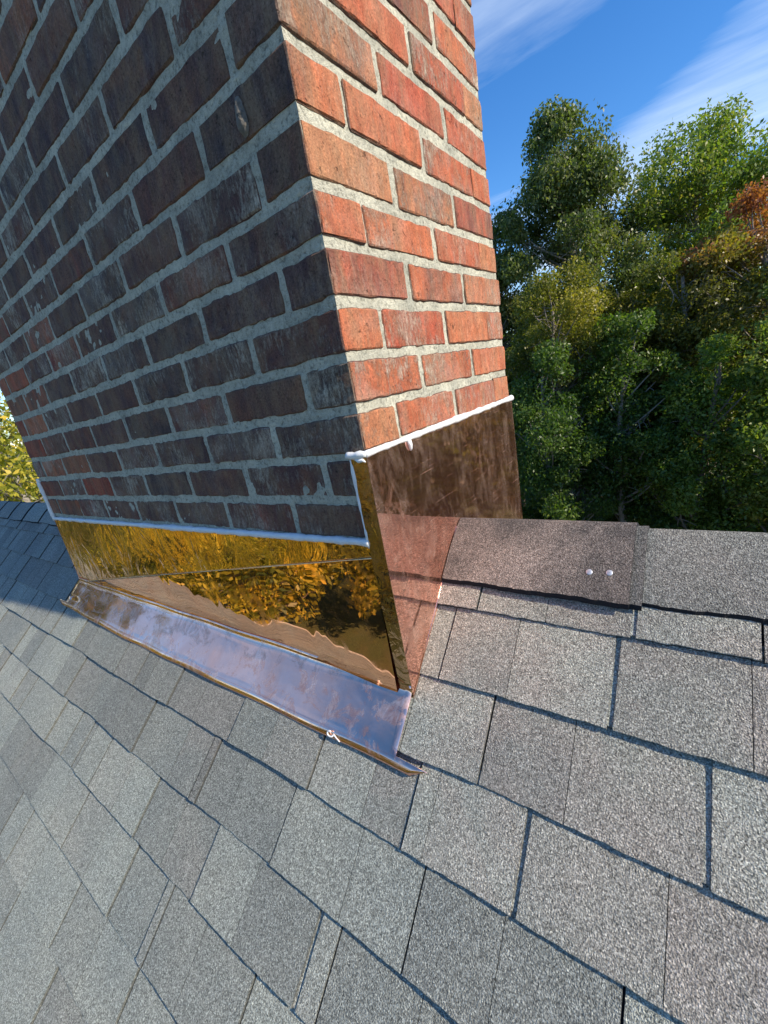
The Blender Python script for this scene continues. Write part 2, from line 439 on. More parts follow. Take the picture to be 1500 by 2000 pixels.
chimney = empty('brick_chimney', (-W / 2, D / 2, ZB), 'red brick chimney with pale mortar straddling the roof ridge', 'chimney')
bm_ = MB(); rnd = random.Random(11)
ZTOP = 2.35
rows = range(-8, int(ZTOP / HC))
J = 0.0067  # half joint
def seq(start, first, step, stop):
    out = [start]; x = start + first
    while x < stop - 0.06: out.append(x); x += step
    out.append(stop); return out
tone_override = {}
for r in rows:
    A = (r % 2 == 0)
    z0, z1 = r * HC + J, (r + 1) * HC - J
    near = z1 > -0.5 and z0 < 1.0
    fr, rt, lf, bk = [], [], [], []
    if A:
        e = seq(0, 0.187, 0.2032, W - 0.09)
        e = [x for x in e[:-1]] + [W - 0.09]
        fr = [(-e[i + 1], -e[i]) for i in range(len(e) - 1)]
        rt = [(0.09, 0.293), (0.293, 0.496)]
        lf = [(0, 0.187), (0.187, 0.39), (0.39, D)]
        eb = seq(0, 0.187, 0.2032, W - 0.09)
        bk = [(-eb[i + 1], -eb[i]) for i in range(len(eb) - 1)]
    else:
        e = seq(0.09, 0.2032, 0.2032, W)
        e = [0.09 + 0.2032 * i for i in range(7)] + [W]
        fr = [(-e[i + 1], -e[i]) for i in range(len(e) - 1)]
        rt = [(0, 0.187), (0.187, 0.39), (0.39, D)]
        lf = [(0.09, 0.293), (0.293, 0.496)]
        bk = [(-e[i + 1], -e[i]) for i in range(len(e) - 1)]
        bk[-1] = (-W, bk[-1][1])
    def brick(lo, hi, faces, cx):
        s = rnd.random() * 50
        t = rnd.random(); jit = lambda: rnd.uniform(-0.0003, 0.0018)
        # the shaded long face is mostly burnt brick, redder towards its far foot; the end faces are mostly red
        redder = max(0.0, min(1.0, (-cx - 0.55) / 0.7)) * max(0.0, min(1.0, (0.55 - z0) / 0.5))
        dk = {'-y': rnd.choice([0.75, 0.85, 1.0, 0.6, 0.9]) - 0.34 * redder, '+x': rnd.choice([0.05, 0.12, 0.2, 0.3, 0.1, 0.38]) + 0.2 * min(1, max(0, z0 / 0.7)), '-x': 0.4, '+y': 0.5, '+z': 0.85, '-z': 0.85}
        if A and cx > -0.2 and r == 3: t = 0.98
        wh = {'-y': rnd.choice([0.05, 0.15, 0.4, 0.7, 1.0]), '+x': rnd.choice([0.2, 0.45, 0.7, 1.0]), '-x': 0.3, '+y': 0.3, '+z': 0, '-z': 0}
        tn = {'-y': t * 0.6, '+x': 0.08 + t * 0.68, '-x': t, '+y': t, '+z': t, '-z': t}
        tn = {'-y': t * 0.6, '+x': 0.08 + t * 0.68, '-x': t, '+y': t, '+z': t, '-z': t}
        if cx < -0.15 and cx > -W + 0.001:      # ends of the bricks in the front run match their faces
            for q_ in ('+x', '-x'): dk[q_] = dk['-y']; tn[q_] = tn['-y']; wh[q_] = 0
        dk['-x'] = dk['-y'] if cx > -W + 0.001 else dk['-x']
        lo = list(lo); hi = list(hi)
        for k, f in ((0, '+x'), (1, '-y')):
            if f in faces:
                if f == '+x': hi[0] += jit()
                else: lo[1] += jit()
        dz = rnd.uniform(-0.0012, 0.0012); 
        Lx, Ly = hi[0] - lo[0], hi[1] - lo[1]
        kk = 1 if near else 0
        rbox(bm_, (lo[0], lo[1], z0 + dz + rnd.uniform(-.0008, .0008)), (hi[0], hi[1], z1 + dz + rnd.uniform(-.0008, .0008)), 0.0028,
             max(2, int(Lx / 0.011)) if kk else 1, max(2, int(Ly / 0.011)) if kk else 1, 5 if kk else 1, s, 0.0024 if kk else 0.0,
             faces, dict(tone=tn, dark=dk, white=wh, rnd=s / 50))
    B = 0.09
    for i, (a, b_) in enumerate(fr):
        hi = 0 if b_ > -1e-6 else b_ - J
        lo = -W if a < -W + 1e-6 else a + J
        if not A and i == 0: hi = -B - J + 0.004 - 0.004
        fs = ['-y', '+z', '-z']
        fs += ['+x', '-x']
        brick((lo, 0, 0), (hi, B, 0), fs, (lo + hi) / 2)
    for i, (a, b_) in enumerate(rt):
        lo = a if a < 1e-6 else a + J; hi = b_ if b_ > D - 1e-6 else b_ - J
        if not A and i == 0: pass
        brick((-B + J, lo, 0), (0, hi, 0), ['+x', '+z', '-z', '-y', '+y'], 0)
    for i, (a, b_) in enumerate(lf):
        lo = a if a < 1e-6 else a + J; hi = b_ if b_ > D - 1e-6 else b_ - J
        brick((-W, lo, 0), (-W + B - J, hi, 0), ['-x', '+z', '-z', '-y', '+y'], -W)
    for i, (a, b_) in enumerate(bk):
        hi = 0 if b_ > -1e-6 else b_ - J
        lo = -W if a < -W + 1e-6 else a + J
        if A and i == len(bk) - 1: pass
        if not A and i == 0: hi = -B - J
        if lo < hi - 0.02: brick((lo, D - B, 0), (hi, D, 0), ['+y', '+z', '-z', '+x', '-x'], 0 if hi == 0 else lo)
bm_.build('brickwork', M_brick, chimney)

# mortar: one core whose skin lies just behind the brick faces, uneven like struck joints
mm = MB(); IN = 0.0025
def mortar_face(o, u, v, nu, nv, nrm, z0, z1):
    U = np.linspace(0, 1, nu); V = np.linspace(z0, z1, nv)
    P = np.array([[o[0] + u[0] * a, o[1] + u[1] * a, z] for a in U for z in V])
    nr = np.array(nrm, float)
    P = P + nr * (0.0008 * fbm(P, 60, 5, 3) + 0.0006 * vnoise(P, 9, 8) )[:, None]
    # keep the core's corners together
    mm.add(course_shift(P), grid_faces(nu, nv))
zb0, zt0 = -0.56, ZTOP
mortar_face((-W + IN, IN), (W - 2 * IN, 0), None, 300, 420, (0, -1, 0), zb0, 1.0)
mortar_face((-IN, IN), (0, D - 2 * IN), None, 120, 420, (1, 0, 0), zb0, 1.0)
mortar_face((-IN, D - IN), (-W + 2 * IN, 0), None, 30, 60, (0, 1, 0), zb0, 1.0)
mortar_face((-W + IN, D - IN), (0, -D + 2 * IN), None, 30, 60, (-1, 0, 0), zb0, 1.0)
box(mm, (-W + IN + .002, IN + .002, zb0), (-IN - .002, D - IN - .002, ZTOP))
mm.build('mortar', M_mortar, chimney)
# struck corner joints: mortar wraps the arris
# hardened lump of mortar on the dark face
lump = MB()
th = np.linspace(0, 2 * math.pi, 25)[:-1]; V = []; F = []
cz, cxx = 0.437, -0.0905
for k, rr in enumerate([1.0, 0.9, 0.66, 0.35, 0.08]):
    for t in th:
        V.append((cxx + 0.0085 * rr * math.cos(t) * (1 - 0.25 * math.sin(t)), -0.0005 - 0.0075 * math.sqrt(max(0, 1 - rr * rr)) , cz + 0.021 * rr * math.sin(t)))
for k in range(4):
    for i in range(24):
        F.append((k * 24 + i, k * 24 + (i + 1) % 24, (k + 1) * 24 + (i + 1) % 24, (k + 1) * 24 + i))
V = np.array(V); V[:, :] += 0.0016 * np.stack([fbm(V, 160, 1), fbm(V, 160, 2), fbm(V, 160, 3)], 1)
lump.add(V, F); lump.build("mortar_lump", plain("weathered_mortar", (0.14, 0.125, 0.105), 0.95, nz=0.5, nscale=120, bump=0.003, bscale=300), chimney, smooth=True)
# crown and flue (above the picture)
cc_ = MB()
box(cc_, (-W - 0.05, -0.05, ZTOP), (0.05, D + 0.05, ZTOP + 0.09)); cc_.build('chimney_crown', M_conc, chimney)
fl = MB(); box(fl, (-W / 2 - 0.14, D / 2 - 0.14, ZTOP + 0.09), (-W / 2 + 0.14, D / 2 + 0.14, ZTOP + 0.32)); fl.build('flue_pot', M_clay, chimney)

# ---- copper flashings
def sheet(mb, poly, nrm, t):
    """flat polygon given thickness t along nrm"""
    poly = np.array(poly, float); nr = np.array(nrm, float); n = len(poly)
    V = np.concatenate([poly, poly + nr * t])
    F = [tuple(range(n))[::-1], tuple(range(n, 2 * n))] + [(i, (i + 1) % n, n + (i + 1) % n, n + i) for i in range(n)]
    mb.add(V, F)
def zs(y):   # roof plane
    return ZR - abs(YR - y) * SN / CS
# side flashing: right face, follows both slopes
s = MB(); off = 0.0035
sheet(s, [(off, -0.004, zs(-0.004) - 0.004), (off, YR, ZR - 0.012), (off, D + 0.004, zs(D + 0.004) - 0.004), (off, D + 0.004, 0.001), (off, -0.004, 0.001)], (1, 0, 0), 0.0012)
s.build('side_flashing', M_side, chimney)
s = MB()
sheet(s, [(-W - off, -0.004, zs(-0.004) - 0.004), (-W - off, YR, ZR - 0.012), (-W - off, D + 0.004, zs(D + 0.004) - 0.004), (-W - off, D + 0.004, 0.001), (-W - off, -0.004, 0.001)], (-1, 0, 0), 0.0012)
sl_ = s.build('side_flashing', M_side, chimney)
for sx in (1, -1):   # folded foot of the side flashing
    s = MB(); xx = (off + 0.0012) if sx > 0 else (-W - off - 0.0012)
    tube(s, [(xx, -0.004, zs(-0.004) + 0.0085), (xx, YR - 0.02, zs(YR - 0.02) + 0.0105)], 0.0013, 6); s.build('folded_foot', M_side, chimney, smooth=True)
# narrow return of the side flashing round the corner
s = MB(); sheet(s, [(-0.0235, -0.0062, 0.001), (-0.0235, -0.0062, ZB - 0.004), (off + 0.0012, -0.0062, ZB - 0.004), (off + 0.0012, -0.0062, 0.001)][::-1], (0, -1, 0), 0.0012)
s.build('corner_return', M_return, chimney)
s = MB(); sheet(s, [(off, -0.0062, ZB - 0.004), (off, -0.004, ZB - 0.004), (off, -0.004, 0.001), (off, -0.0062, 0.001)], (1, 0, 0), 0.0012)
s.build('corner_fold', M_side, chimney)
# front flashing: upper pan, and a lower pan whose top edge runs diagonally up from the left foot
def warped(mb, fn, nu, nv):
    P = np.array([fn(a, b) for a in np.linspace(0, 1, nu) for b in np.linspace(0, 1, nv)])
    mb.add(P, grid_faces(nu, nv))
    return P
s = MB()
def up_pan(a, b):
    x = -W - 0.004 + a * (W + 0.004 - 0.0225)
    zt = -0.156 + 0.018 * a; zbm = ZB - 0.004 
    z = zbm + (zt - zbm) * b
    y = -0.0030 - 0.0012 * math.sin(a * 9.0 + 1) * math.sin(b * math.pi) 
    return (x, y, z)
warped(s, up_pan, 120, 14)
s.build('front_flashing', M_front, chimney, smooth=True)
s = MB()
XA, XB = -1.492, -0.0235
def lo_pan(a, b):
    x = XA + a * (XB - XA)
    zt = ZB + 0.006 + (ZB * 0 + (-0.1575 - ZB - 0.006)) * a
    z = ZB + (zt - ZB) * b
    # leans: foot kicks out a little and the sheet bellies between its edges
    phi = math.radians(max(-1.6, min(5.5, -1.98 - 5.77 * x)))      # the sheet is twisted along its length
    zref = zt if phi < 0 else ZB
    y = -0.0052 - math.tan(phi) * (z - zref) + 0.0005 * math.sin(x * 14) * math.sin(math.pi * b)
    return (x, y, z)
warped(s, lo_pan, 120, 24)
s.build('lower_front_flashing', M_lower, chimney, smooth=True)
# hemmed diagonal edge
s = MB(); tube(s, [(XA + a * (XB - XA), -0.0058, ZB + 0.006 + (-0.1575 - ZB - 0.006) * a) for a in np.linspace(0, 1, 30)], 0.0011, 6)
s.build('folded_edge', M_front, chimney, smooth=True)

def rp(X, T, h=0.0):   # point on the front roof slope; h above it
    return (X, YR - T * CS - h * SN, ZR - T * SN + h * CS)
# apron: cove at the wall, pan on the shingles, rolled lip
prof = []   # (T, h) pairs
T0 = SL
def wallpt(z): # y=-0.006 as T,h
    yy = -0.0062; d = np.array([yy - YR, z - ZR]); 
    T = -(d[0] * CS + d[1] * SN); h = -d[0] * SN + d[1] * CS
    return (T, h)
w0 = wallpt(ZB + 0.022); w1 = wallpt(ZB + 0.012)
prof = [w0, w1]
p1 = np.array(w1); p2 = np.array([T0 + 0.000, 0.0105]); p3 = np.array([T0 + 0.012, 0.0098])
for t in np.linspace(0.12, 1, 8): prof.append(tuple((1 - t) ** 2 * p1 + 2 * t * (1 - t) * p2 + t * t * p3))
np_cove = len(prof)
for T in np.linspace(T0 + 0.018, 0.426, 8): prof.append((T, 0.0098 - (T - T0) * 0.004))
prof += [(0.4285, 0.0092), (0.4300, 0.0096), (0.4335, 0.0090), (0.4385, 0.0076), (0.4420, 0.0056), (0.4428, 0.0034), (0.4415, 0.0018)]
s = MB(); NX = 110
P = []
xs = np.linspace(0, 1, NX)
for a in xs:
    for k, (T, h) in enumerate(prof):
        f = max(0.0, min(1.0, (T - T0) / 0.09))
        xl = -W - 0.012 + (-0.004) * f
        xr = 0.004
        if T > 0.428: xl = -1.575 + (T - 0.43) * 2.4; xr = 0.060 - (T - 0.43) * 2.2
        X = xl + a * (xr - xl)
        dT = -0.013 * max(0.0, (-X - 1.0) / 0.5) if T > 0.4 else 0
        hh = h + 0.0011 * math.sin(X * 11 + 2) * f + 0.0006 * math.sin(X * 31)
        P.append(rp(X, T + dT + 0.0008 * math.sin(X * 23), hh))
s.add(P, grid_faces(NX, len(prof)))
ap = s.build('apron_flashing', M_apron, chimney, smooth=True)
md = ap.modifiers.new('thickness', 'SOLIDIFY'); md.thickness = 0.0012; md.offset = -1

# ---- white sealant beads
def bead(name, pts, r0, seed, flat=1.0, n=10):
    pts = np.array(pts, float)
    # resample
    seg = np.linalg.norm(np.diff(pts, axis=0), axis=1); L = seg.sum(); m = max(8, int(L / 0.006))
    cum = np.concatenate([[0], np.cumsum(seg)]); q = np.linspace(0, L, m)
    Q = np.stack([np.interp(q, cum, pts[:, k]) for k in range(3)], 1)
    rad = r0 * (1 + 0.34 * fbm(Q, 30, seed, 2) + 0.16 * vnoise(Q, 150, seed + 4))
    b = MB(); tube(b, Q, rad, n, seed, 0.12); return b
b = bead('s', [(0.003, -0.006, 0.0045), (0.003, D + 0.006, 0.0045)], 0.0054, 2)
# drip below the bead
tube(b, [(0.006, 0.104, 0.002), (0.0075, 0.1045, -0.006), (0.0068, 0.105, -0.012), (0.006, 0.105, -0.0155)], [0.004, 0.0036, 0.0030, 0.0012], 10, 3, 0.1)
b.build('sealant_bead', M_seal, chimney, smooth=True)
b = bead('s', [(0.004, -0.0035, 0.0045), (-0.004, -0.006, 0.0052), (-0.014, -0.007, 0.0042), (-0.023, -0.0075, 0.004), (-0.0285, -0.008, 0.0062)], 0.0048, 6)
tube(b, [(-0.016, -0.006, 0.001), (-0.009, -0.0075, -0.004), (-0.002, -0.0075, -0.003), (0.003, -0.007, -0.006)], [0.003, 0.0042, 0.003, 0.001], 8, 4, 0.3)
b.build('sealant_blob', M_seal, chimney, smooth=True)
b = bead('s', [(-0.0245, -0.0045, 0.0), (-0.0252, -0.0045, -0.07), (-0.0240, -0.0045, -0.14)], 0.0034, 9)
b.build('sealant_bead', M_seal, chimney, smooth=True)
b = bead('s', [(-W - 0.002, -0.002, -0.149), (-0.75, -0.002, -0.141), (-0.022, -0.002, -0.1325)], 0.0062, 12)
b.build('sealant_bead', M_seal, chimney, smooth=True)
b = bead('s', [(-W - 0.002, -0.002, 0.0), (-W - 0.002, -0.003, -0.155)], 0.0065, 15)
b.build('sealant_bead', M_seal, chimney, smooth=True)

b = MB()
tube(b, [rp(-0.133 + 0.006 * math.cos(t), 0.437 + 0.004 * math.sin(t), 0.0105 + 0.001 * t) for t in np.linspace(0, 5.2, 16)], [0.0017] * 15 + [0.0006], 7, 5, 0.2)
tube(b, [rp(-0.128 + 0.004 * k, 0.4355 + 0.002 * k, 0.0112 - 0.001 * k) for k in range(5)], [0.0018, 0.0016, 0.0015, 0.001, 0.0006], 7, 6, 0.3)
b.build('sealant_smear', M_seal, chimney, smooth=True)
# ------------------------------------------------------------------ house: roof, ridge caps, walls
X0, X1, TE = -7.5, 4.6, 6.2
house = empty('house', (X0 / 2 + X1 / 2, YR, -6.6), 'house under a grey asphalt shingle gable roof seen from its ridge', 'house')
TL = [0.174, 0.296, 0.4195, 0.533, 0.655, 0.773, 0.896, 1.016, 1.148]
while TL[-1] < TE: TL.append(TL[-1] + 0.122)
JT = {0: [(.081, 'd'), (.193, 'f'), (.313, 's'), (.444, 'd')],
      1: [(.042, 'd'), (.155, 'f'), (.296, 's'), (.434, 'f')],
      2: [(-1.4, 'd'), (.006, 'f'), (.138, 'd'), (.253, 'f'), (.398, 's')],
      3: [(-1.179, 'd'), (-1.036, 'f'), (-.946, 'd'), (-.823, 'd'), (-.764, 'f'), (-.641, 'd'), (-.530, 'f'), (-.387, 'd'), (-.275, 'f'), (-.151, 'd'), (-.032, 'f'), (.046, 'd'), (.081, 'f'), (.214, 's'), (.363, 'f')],
      4: [(-.92, 'd'), (-.80, 'f'), (-.695, 'd'), (-.525, 'f'), (-.435, 'd'), (-.411, 'd'), (-.315, 'f'), (-.178, 'd'), (-.023, 'f'), (.088, 'd'), (.202, 'f'), (.329, 'd')],
      5: [(-.925, 'd'), (-.903, 'd'), (-.803, 'd'), (-.67, 'f'), (-.554, 'd'), (-.439, 'f'), (-.325, 'd'), (-.20, 'f'), (-.053, 's'), (-.017, 'd'), (.12, 'f')],
      6: [(-1.038, 'd'), (-.90, 'f'), (-.792, 'd'), (-.66, 'f'), (-.529, 'd'), (-.404, 'd'), (-.381, 'd'), (-.27, 'f'), (-.140, 'd')],
      7: [(-1.001, 'd'), (-.87, 'f'), (-.663, 'd'), (-.53, 'f'), (-.391, 'd'), (-.26, 'f')],
      8: [(-1.02, 'f'), (-.879, 'd'), (-.616, 'd'), (-.49, 'f')]}
def slope_mesh(side, name):
    rr = random.Random(5 if side > 0 else 6); mb = MB()
    for k, T1 in enumerate(TL):
        Tp = TL[k - 1] if k else 0.05
        given = JT.get(k, []) if side > 0 else []
        js = list(given)
        lo = js[0][0] if js else 0.3 + rr.random() * .1
        hi = js[-1][0] if js else lo
        if not js: js = [(lo, 'd')]
        x = lo
        while x > X0:
            x -= rr.choice([0.085, 0.105, 0.12, 0.135, 0.15]); js.insert(0, (x, rr.choice('ddddff')))
        x = hi
        while x < X1:
            x += rr.choice([0.095, 0.11, 0.125, 0.14]); js.append((x, rr.choice('dddffs')))
        lvl = 0; ct = 0.5
        for i in range(len(js) - 1):
            a, ka = js[i]; b_, kb = js[i + 1]
            a = max(a, X0); b_ = min(b_, X1)
            if b_ - a < 0.004: continue
            if ka != 'f': lvl = rr.choice([0.0, 0.0022, 0.0036, 0.0030]) if lvl == 0 else rr.choice([0.0, 0.0, 0.003])
            if ka == 's': lvl = 0.0014
            ga = 0.0014 if ka == 'd' else (0.0008 if ka == 's' else 0.0004)
            gb = 0.0014 if kb == 'd' else (0.0062 if kb == 's' else 0.0005)
            if kb == 's':      # under layer of the laminated strip, seen in the wide slot
                P0 = []
                for u in (b_ - 0.03, b_ + 0.03):
                    for (TT, h) in ((Tp - 0.02, -0.0045), (T1 - 0.004, 0.0036), (T1 - 0.003, -0.007)): P0.append((u, YR - side * (TT * CS + h * SN), ZR - TT * SN + h * CS))
                mb.add(P0, grid_faces(2, 3, 0, side < 0), tint=0.8, warm=0.25, cut=0.0)  # lighter tint stands in for sky fill in the slot's shadow
            mid = (a + b_) / 2
            if mid < -0.3:
                ga *= 1.0 + min(1.3, -mid); gb *= 1.0 + min(1.3, -mid)
            nearb = -2.2 < mid < 0.9 and T1 < 1.5 and side > 0
            nx = max(2, int((b_ - a) / (0.006 if nearb else 0.07))); ny = 9 if nearb else 3
            if ka != 'f' or rr.random() < 0.5: ct = rr.random()
            tint = 0.38 + 0.42 * ct; warm = 0.0
            if mid > 0.0 and T1 < 0.62: warm = rr.choice([0.3, 0.4, 0.5]); tint = 0.35 + 0.4 * ct
            elif rr.random() < 0.3: warm = rr.choice([0.1, 0.2])
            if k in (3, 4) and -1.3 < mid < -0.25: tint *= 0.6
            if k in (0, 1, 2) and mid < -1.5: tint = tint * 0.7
            P = []
            us = np.linspace(a + ga, b_ - gb, nx + 1)
            Ts = np.linspace(Tp - 0.02, T1, ny)
            for u in us:
                edge = 0.0016 * float(vnoise(np.array([[u, k * 3.1, 0]]), 9, 2)[0]) + 0.0011 * float(vnoise(np.array([[u, k * 1.7, 0]]), 60, 4)[0]) + 0.0008 * float(vnoise(np.array([[u, k * 1.7, 0]]), 190, 4)[0])
                edge += 0.004 * float(vnoise(np.array([[u, k * 5.1, 0]]), 3.0, 9)[0])
                for q, T in enumerate(Ts):
                    s_ = q / (ny - 1)
                    h = -0.002 + s_ * 0.0068 + lvl * 0.8 + 0.0008 * math.sin(u * 19 + k) * s_
                    TT = T + edge * s_
                    P.append((u, TT, h))
            nyy = ny
            # turn the butt down
            V = []
            for c_ in range(nx + 1):
                col = P[c_ * ny:(c_ + 1) * ny]
                u, TT, h = col[-1]
                V += col[:-1] + [(u, TT - 0.0010, h), (u, TT, h - 0.0012), (u, TT, -0.006)]
            nyy = ny + 2
            V = np.array(V)
            if side > 0: Pw = np.stack([V[:, 0], YR - V[:, 1] * CS - V[:, 2] * SN, ZR - V[:, 1] * SN + V[:, 2] * CS], 1)
            else: Pw = np.stack([V[:, 0], YR + V[:, 1] * CS + V[:, 2] * SN, ZR - V[:, 1] * SN + V[:, 2] * CS], 1)
            F = grid_faces(nx + 1, nyy, 0, side < 0)
            cut = [1.0 if f_ % (nyy - 1) == nyy - 2 else 0.0 for f_ in range(len(F))]
            # side walls of the tab
            nb = len(Pw)
            for e_, c_ in ((0, 0), (1, nx)):
                top = Pw[c_ * nyy: c_ * nyy + ny + 1]
                lowv = top + np.array([0, (SN if side > 0 else -SN) * 0.0075, -CS * 0.0075])
                Pw = np.concatenate([Pw, lowv])
                base = nb + e_ * (ny + 1)
                for q in range(ny):
                    fq = (c_ * nyy + q, c_ * nyy + q + 1, base + q + 1, base + q)
                    if (e_ == 1) != (side < 0): fq = fq[::-1]
                    F.append(fq); cut.append(0.6)
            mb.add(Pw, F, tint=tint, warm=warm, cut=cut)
    return mb.build(name, M_shingle, house)
slope_mesh(1, 'roof_slope'); slope_mesh(-1, 'roof_slope')
# decking under the shingles
s = MB()
for sd_ in (1, -1):
    a = [(X0 + .02, YR, ZR - 0.012), (X1 - .02, YR, ZR - 0.012), (X1 - .02, YR - sd_ * TE * CS, ZR - 0.012 - TE * SN), (X0 + .02, YR - sd_ * TE * CS, ZR - 0.012 - TE * SN)]
    V = np.array(a); V2 = V - np.array([0, 0, 0.03]); s.add(np.concatenate([V, V2]), [(0, 1, 2, 3), (7, 6, 5, 4), (0, 4, 5, 1), (1, 5, 6, 2), (2, 6, 7, 3), (3, 7, 4, 0)])
s.build('roof_deck', M_deck, house)

# ridge caps: bent pieces, each lapped by its neighbour on the chimney side
def ridge_cap(xa, xb, ha, hb, w, tint, warm, seed, droop=0.0):
    """xa..xb along the ridge; ha, hb height above the slope at each end; w width down the slope"""
    mb = MB(); P = []; nx = max(8, int((xb - xa) / 0.006)) if xa > -3.6 and xb < 1.2 else 8
    ts = np.concatenate([np.linspace(-w, -0.035, 18), np.linspace(-0.028, 0.028, 13), np.linspace(0.035, w, 18)])
    for a in np.linspace(0, 1, nx + 1):
        x = xa + a * (xb - xa)
        for q, t in enumerate(ts):
            h = ha + (hb - ha) * a
            tt = abs(t); sg = 1 if t < 0 else -1     # t<0: front slope
            e = 0.0018 * float(vnoise(np.array([[x, seed, sg]]), 14, 3)[0]) + 0.0011 * float(vnoise(np.array([[x, seed, sg]]), 110, 4)[0])
            if tt > w - 0.01: tt += e
            # rounded apex: smooth |t|
            r_ = 0.008; ab = math.sqrt(tt * tt + r_ * r_)
            y = YR - sg * (tt * CS + h * SN * min(1, tt / 0.03)); z = ZR - 0.0125 - (ab - r_) * SN + h * (CS + (1 - CS) * max(0, 1 - tt / 0.03)) + 0.0135 * 0
            z += 0.0012 * math.sin(x * 9 + seed)
            z += 0.0045 * min(1, tt / 0.06) + 0.0035 * min(1, max(0, tt - 0.03) / 0.06)
            P.append((x, y, z))
    m_ = len(ts)
    V = np.array(P); F = grid_faces(nx + 1, m_, 0, False)
    T_ = V - np.array([0, 0, 0.0082])
    n0 = len(V); V = np.concatenate([V, T_])
    F += [tuple(n0 + i for i in f)[::-1] for f in grid_faces(nx + 1, m_)]
    for i in range(nx):
        F.append((i * m_, n0 + i * m_, n0 + (i + 1) * m_, (i + 1) * m_))
        j = i * m_ + m_ - 1
        F.append((j, j + m_, n0 + j + m_, n0 + j))
    for i in range(m_ - 1):
        F.append((i, i + 1, n0 + i + 1, n0 + i)); j = nx * m_ + i
        F.append((j, n0 + j, n0 + j + 1, j + 1))
    cutf = [0.0] * (2 * nx * (m_ - 1)) + [1.0] * (len(F) - 2 * nx * (m_ - 1))
    mb.add(V, F, tint=tint, warm=warm, cut=cutf)
    return mb
mb = ridge_cap(0.006, 0.303, 0.0125, 0.0170, 0.130, 0.0, 0.55, 1)
cap1 = mb.build('ridge_cap', M_shingle, house)
mb = ridge_cap(0.20, 0.318, 0.008, 0.0128, 0.127, 0.10, 0.25, 2); c_ = mb.build('ridge_cap', M_shingle, house)
rr = random.Random(3)
x = 0.25; k = 0
while x < X1 - 0.3:
    mb = ridge_cap(x, x + 0.30 + (0.03 if k else 0.1), 0.0055 if k == 0 else 0.004, 0.0105, 0.124 + 0.003 * rr.random(), 0.18 + 0.15 * rr.random(), 0.25, 5 + k)
    mb.build('ridge_cap', M_shingle, house); x += 0.30; k += 1
x = -W - 0.006; k = 0
while x > X0 + 0.3:
    mb = ridge_cap(x - 0.34, x, 0.004, 0.0105, 0.122 + 0.006 * rr.random(), 0.35 + 0.35 * rr.random(), 0.1, 40 + k)
    mb.build('ridge_cap', M_shingle, house); x -= 0.30; k += 1
from mathutils.bvhtree import BVHTree
bvh = BVHTree.FromPolygons([v.co[:] for v in cap1.data.vertices], [p_.vertices[:] for p_ in cap1.data.polygons])
def cap_hit(X, T):
    h_ = bvh.ray_cast(Vector(rp(X, T, 0.1)), Vector((0, SN, -CS)))[0]
    return h_ if h_ is not None else Vector(rp(X, T, 0.01))
for (nx_, nt_) in ((0.248, 0.089), (0.275, 0.087)):
    s = MB(); V = []; F = []
    c0 = np.array(cap_hit(nx_, nt_)); eu = np.array([1, 0, 0]); ev = np.array([0, -CS, -SN]); en = np.array([0, -SN, CS])
    for (r_, h_) in ((0.0046, -0.003), (0.0046, 0.0004), (0.0038, 0.0009), (0.0004, 0.0010)):
        for q in range(20):
            t = q * math.pi / 10; V.append(c0 + r_ * (eu * math.cos(t) + ev * math.sin(t)) + en * h_)
    for a in range(3):
        for q in range(20): F.append((a * 20 + q, a * 20 + (q + 1) % 20, (a + 1) * 20 + (q + 1) % 20, (a + 1) * 20 + q))
    s.add(V, F); s.build('roofing_nail', M_nail, cap1, smooth=True)

# walls, gables, eave boards, windows of the house below
YE = TE * CS - 0.35; ZE = ZR - (TE) * SN; ZG = -6.6
s = MB()
zw = ZR - YE / CS * SN - 0.06
for xg in (X0 + 0.3, X1 - 0.3):
    V = [(xg - .08, YR - YE, ZG), (xg - .08, YR + YE, ZG), (xg - .08, YR + YE, zw), (xg - .08, YR, ZR - 0.08), (xg - .08, YR - YE, zw)]
    V = V + [(x_ + .16, y_, z_) for x_, y_, z_ in V]
    s.add(V, [(4, 3, 2, 1, 0), (5, 6, 7, 8, 9)] + [(i, (i + 1) % 5, 5 + (i + 1) % 5, 5 + i) for i in range(5)])
for sg in (1, -1):
    y_ = YR - sg * YE
    box(s, (X0 + .38, min(y_, y_ + sg * .16), ZG), (X1 - .38, max(y_, y_ + sg * .16), zw))
s.build('wall', M_siding, house)
for sg in (1, -1):
    s = MB(); y_ = YR - sg * TE * CS
    box(s, (X0, min(y_ + sg * .01, y_ + sg * .035), ZE - .19), (X1, max(y_ + sg * .01, y_ + sg * .035), ZE - .02)); s.build('fascia_board', M_wood, house)
    s = MB(); tube(s, [(X0, y_ - sg * .05, ZE - .08), (X1, y_ - sg * .05, ZE - .08)], 0.055, 12); s.build('gutter', M_wood, house)
for wx in (-5.5, -3.2, -0.9, 1.8):
    s = MB(); y_ = YR - YE
    box(s, (wx - .5, y_ - .05, -6.0), (wx + .5, y_ - .01, -4.75)); w_ = s.build('window', M_wood, house)
    s = MB(); box(s, (wx - .42, y_ - .06, -5.92), (wx + .42, y_ - .052, -4.83)); g_ = s.build('pane', M_glass, w_)

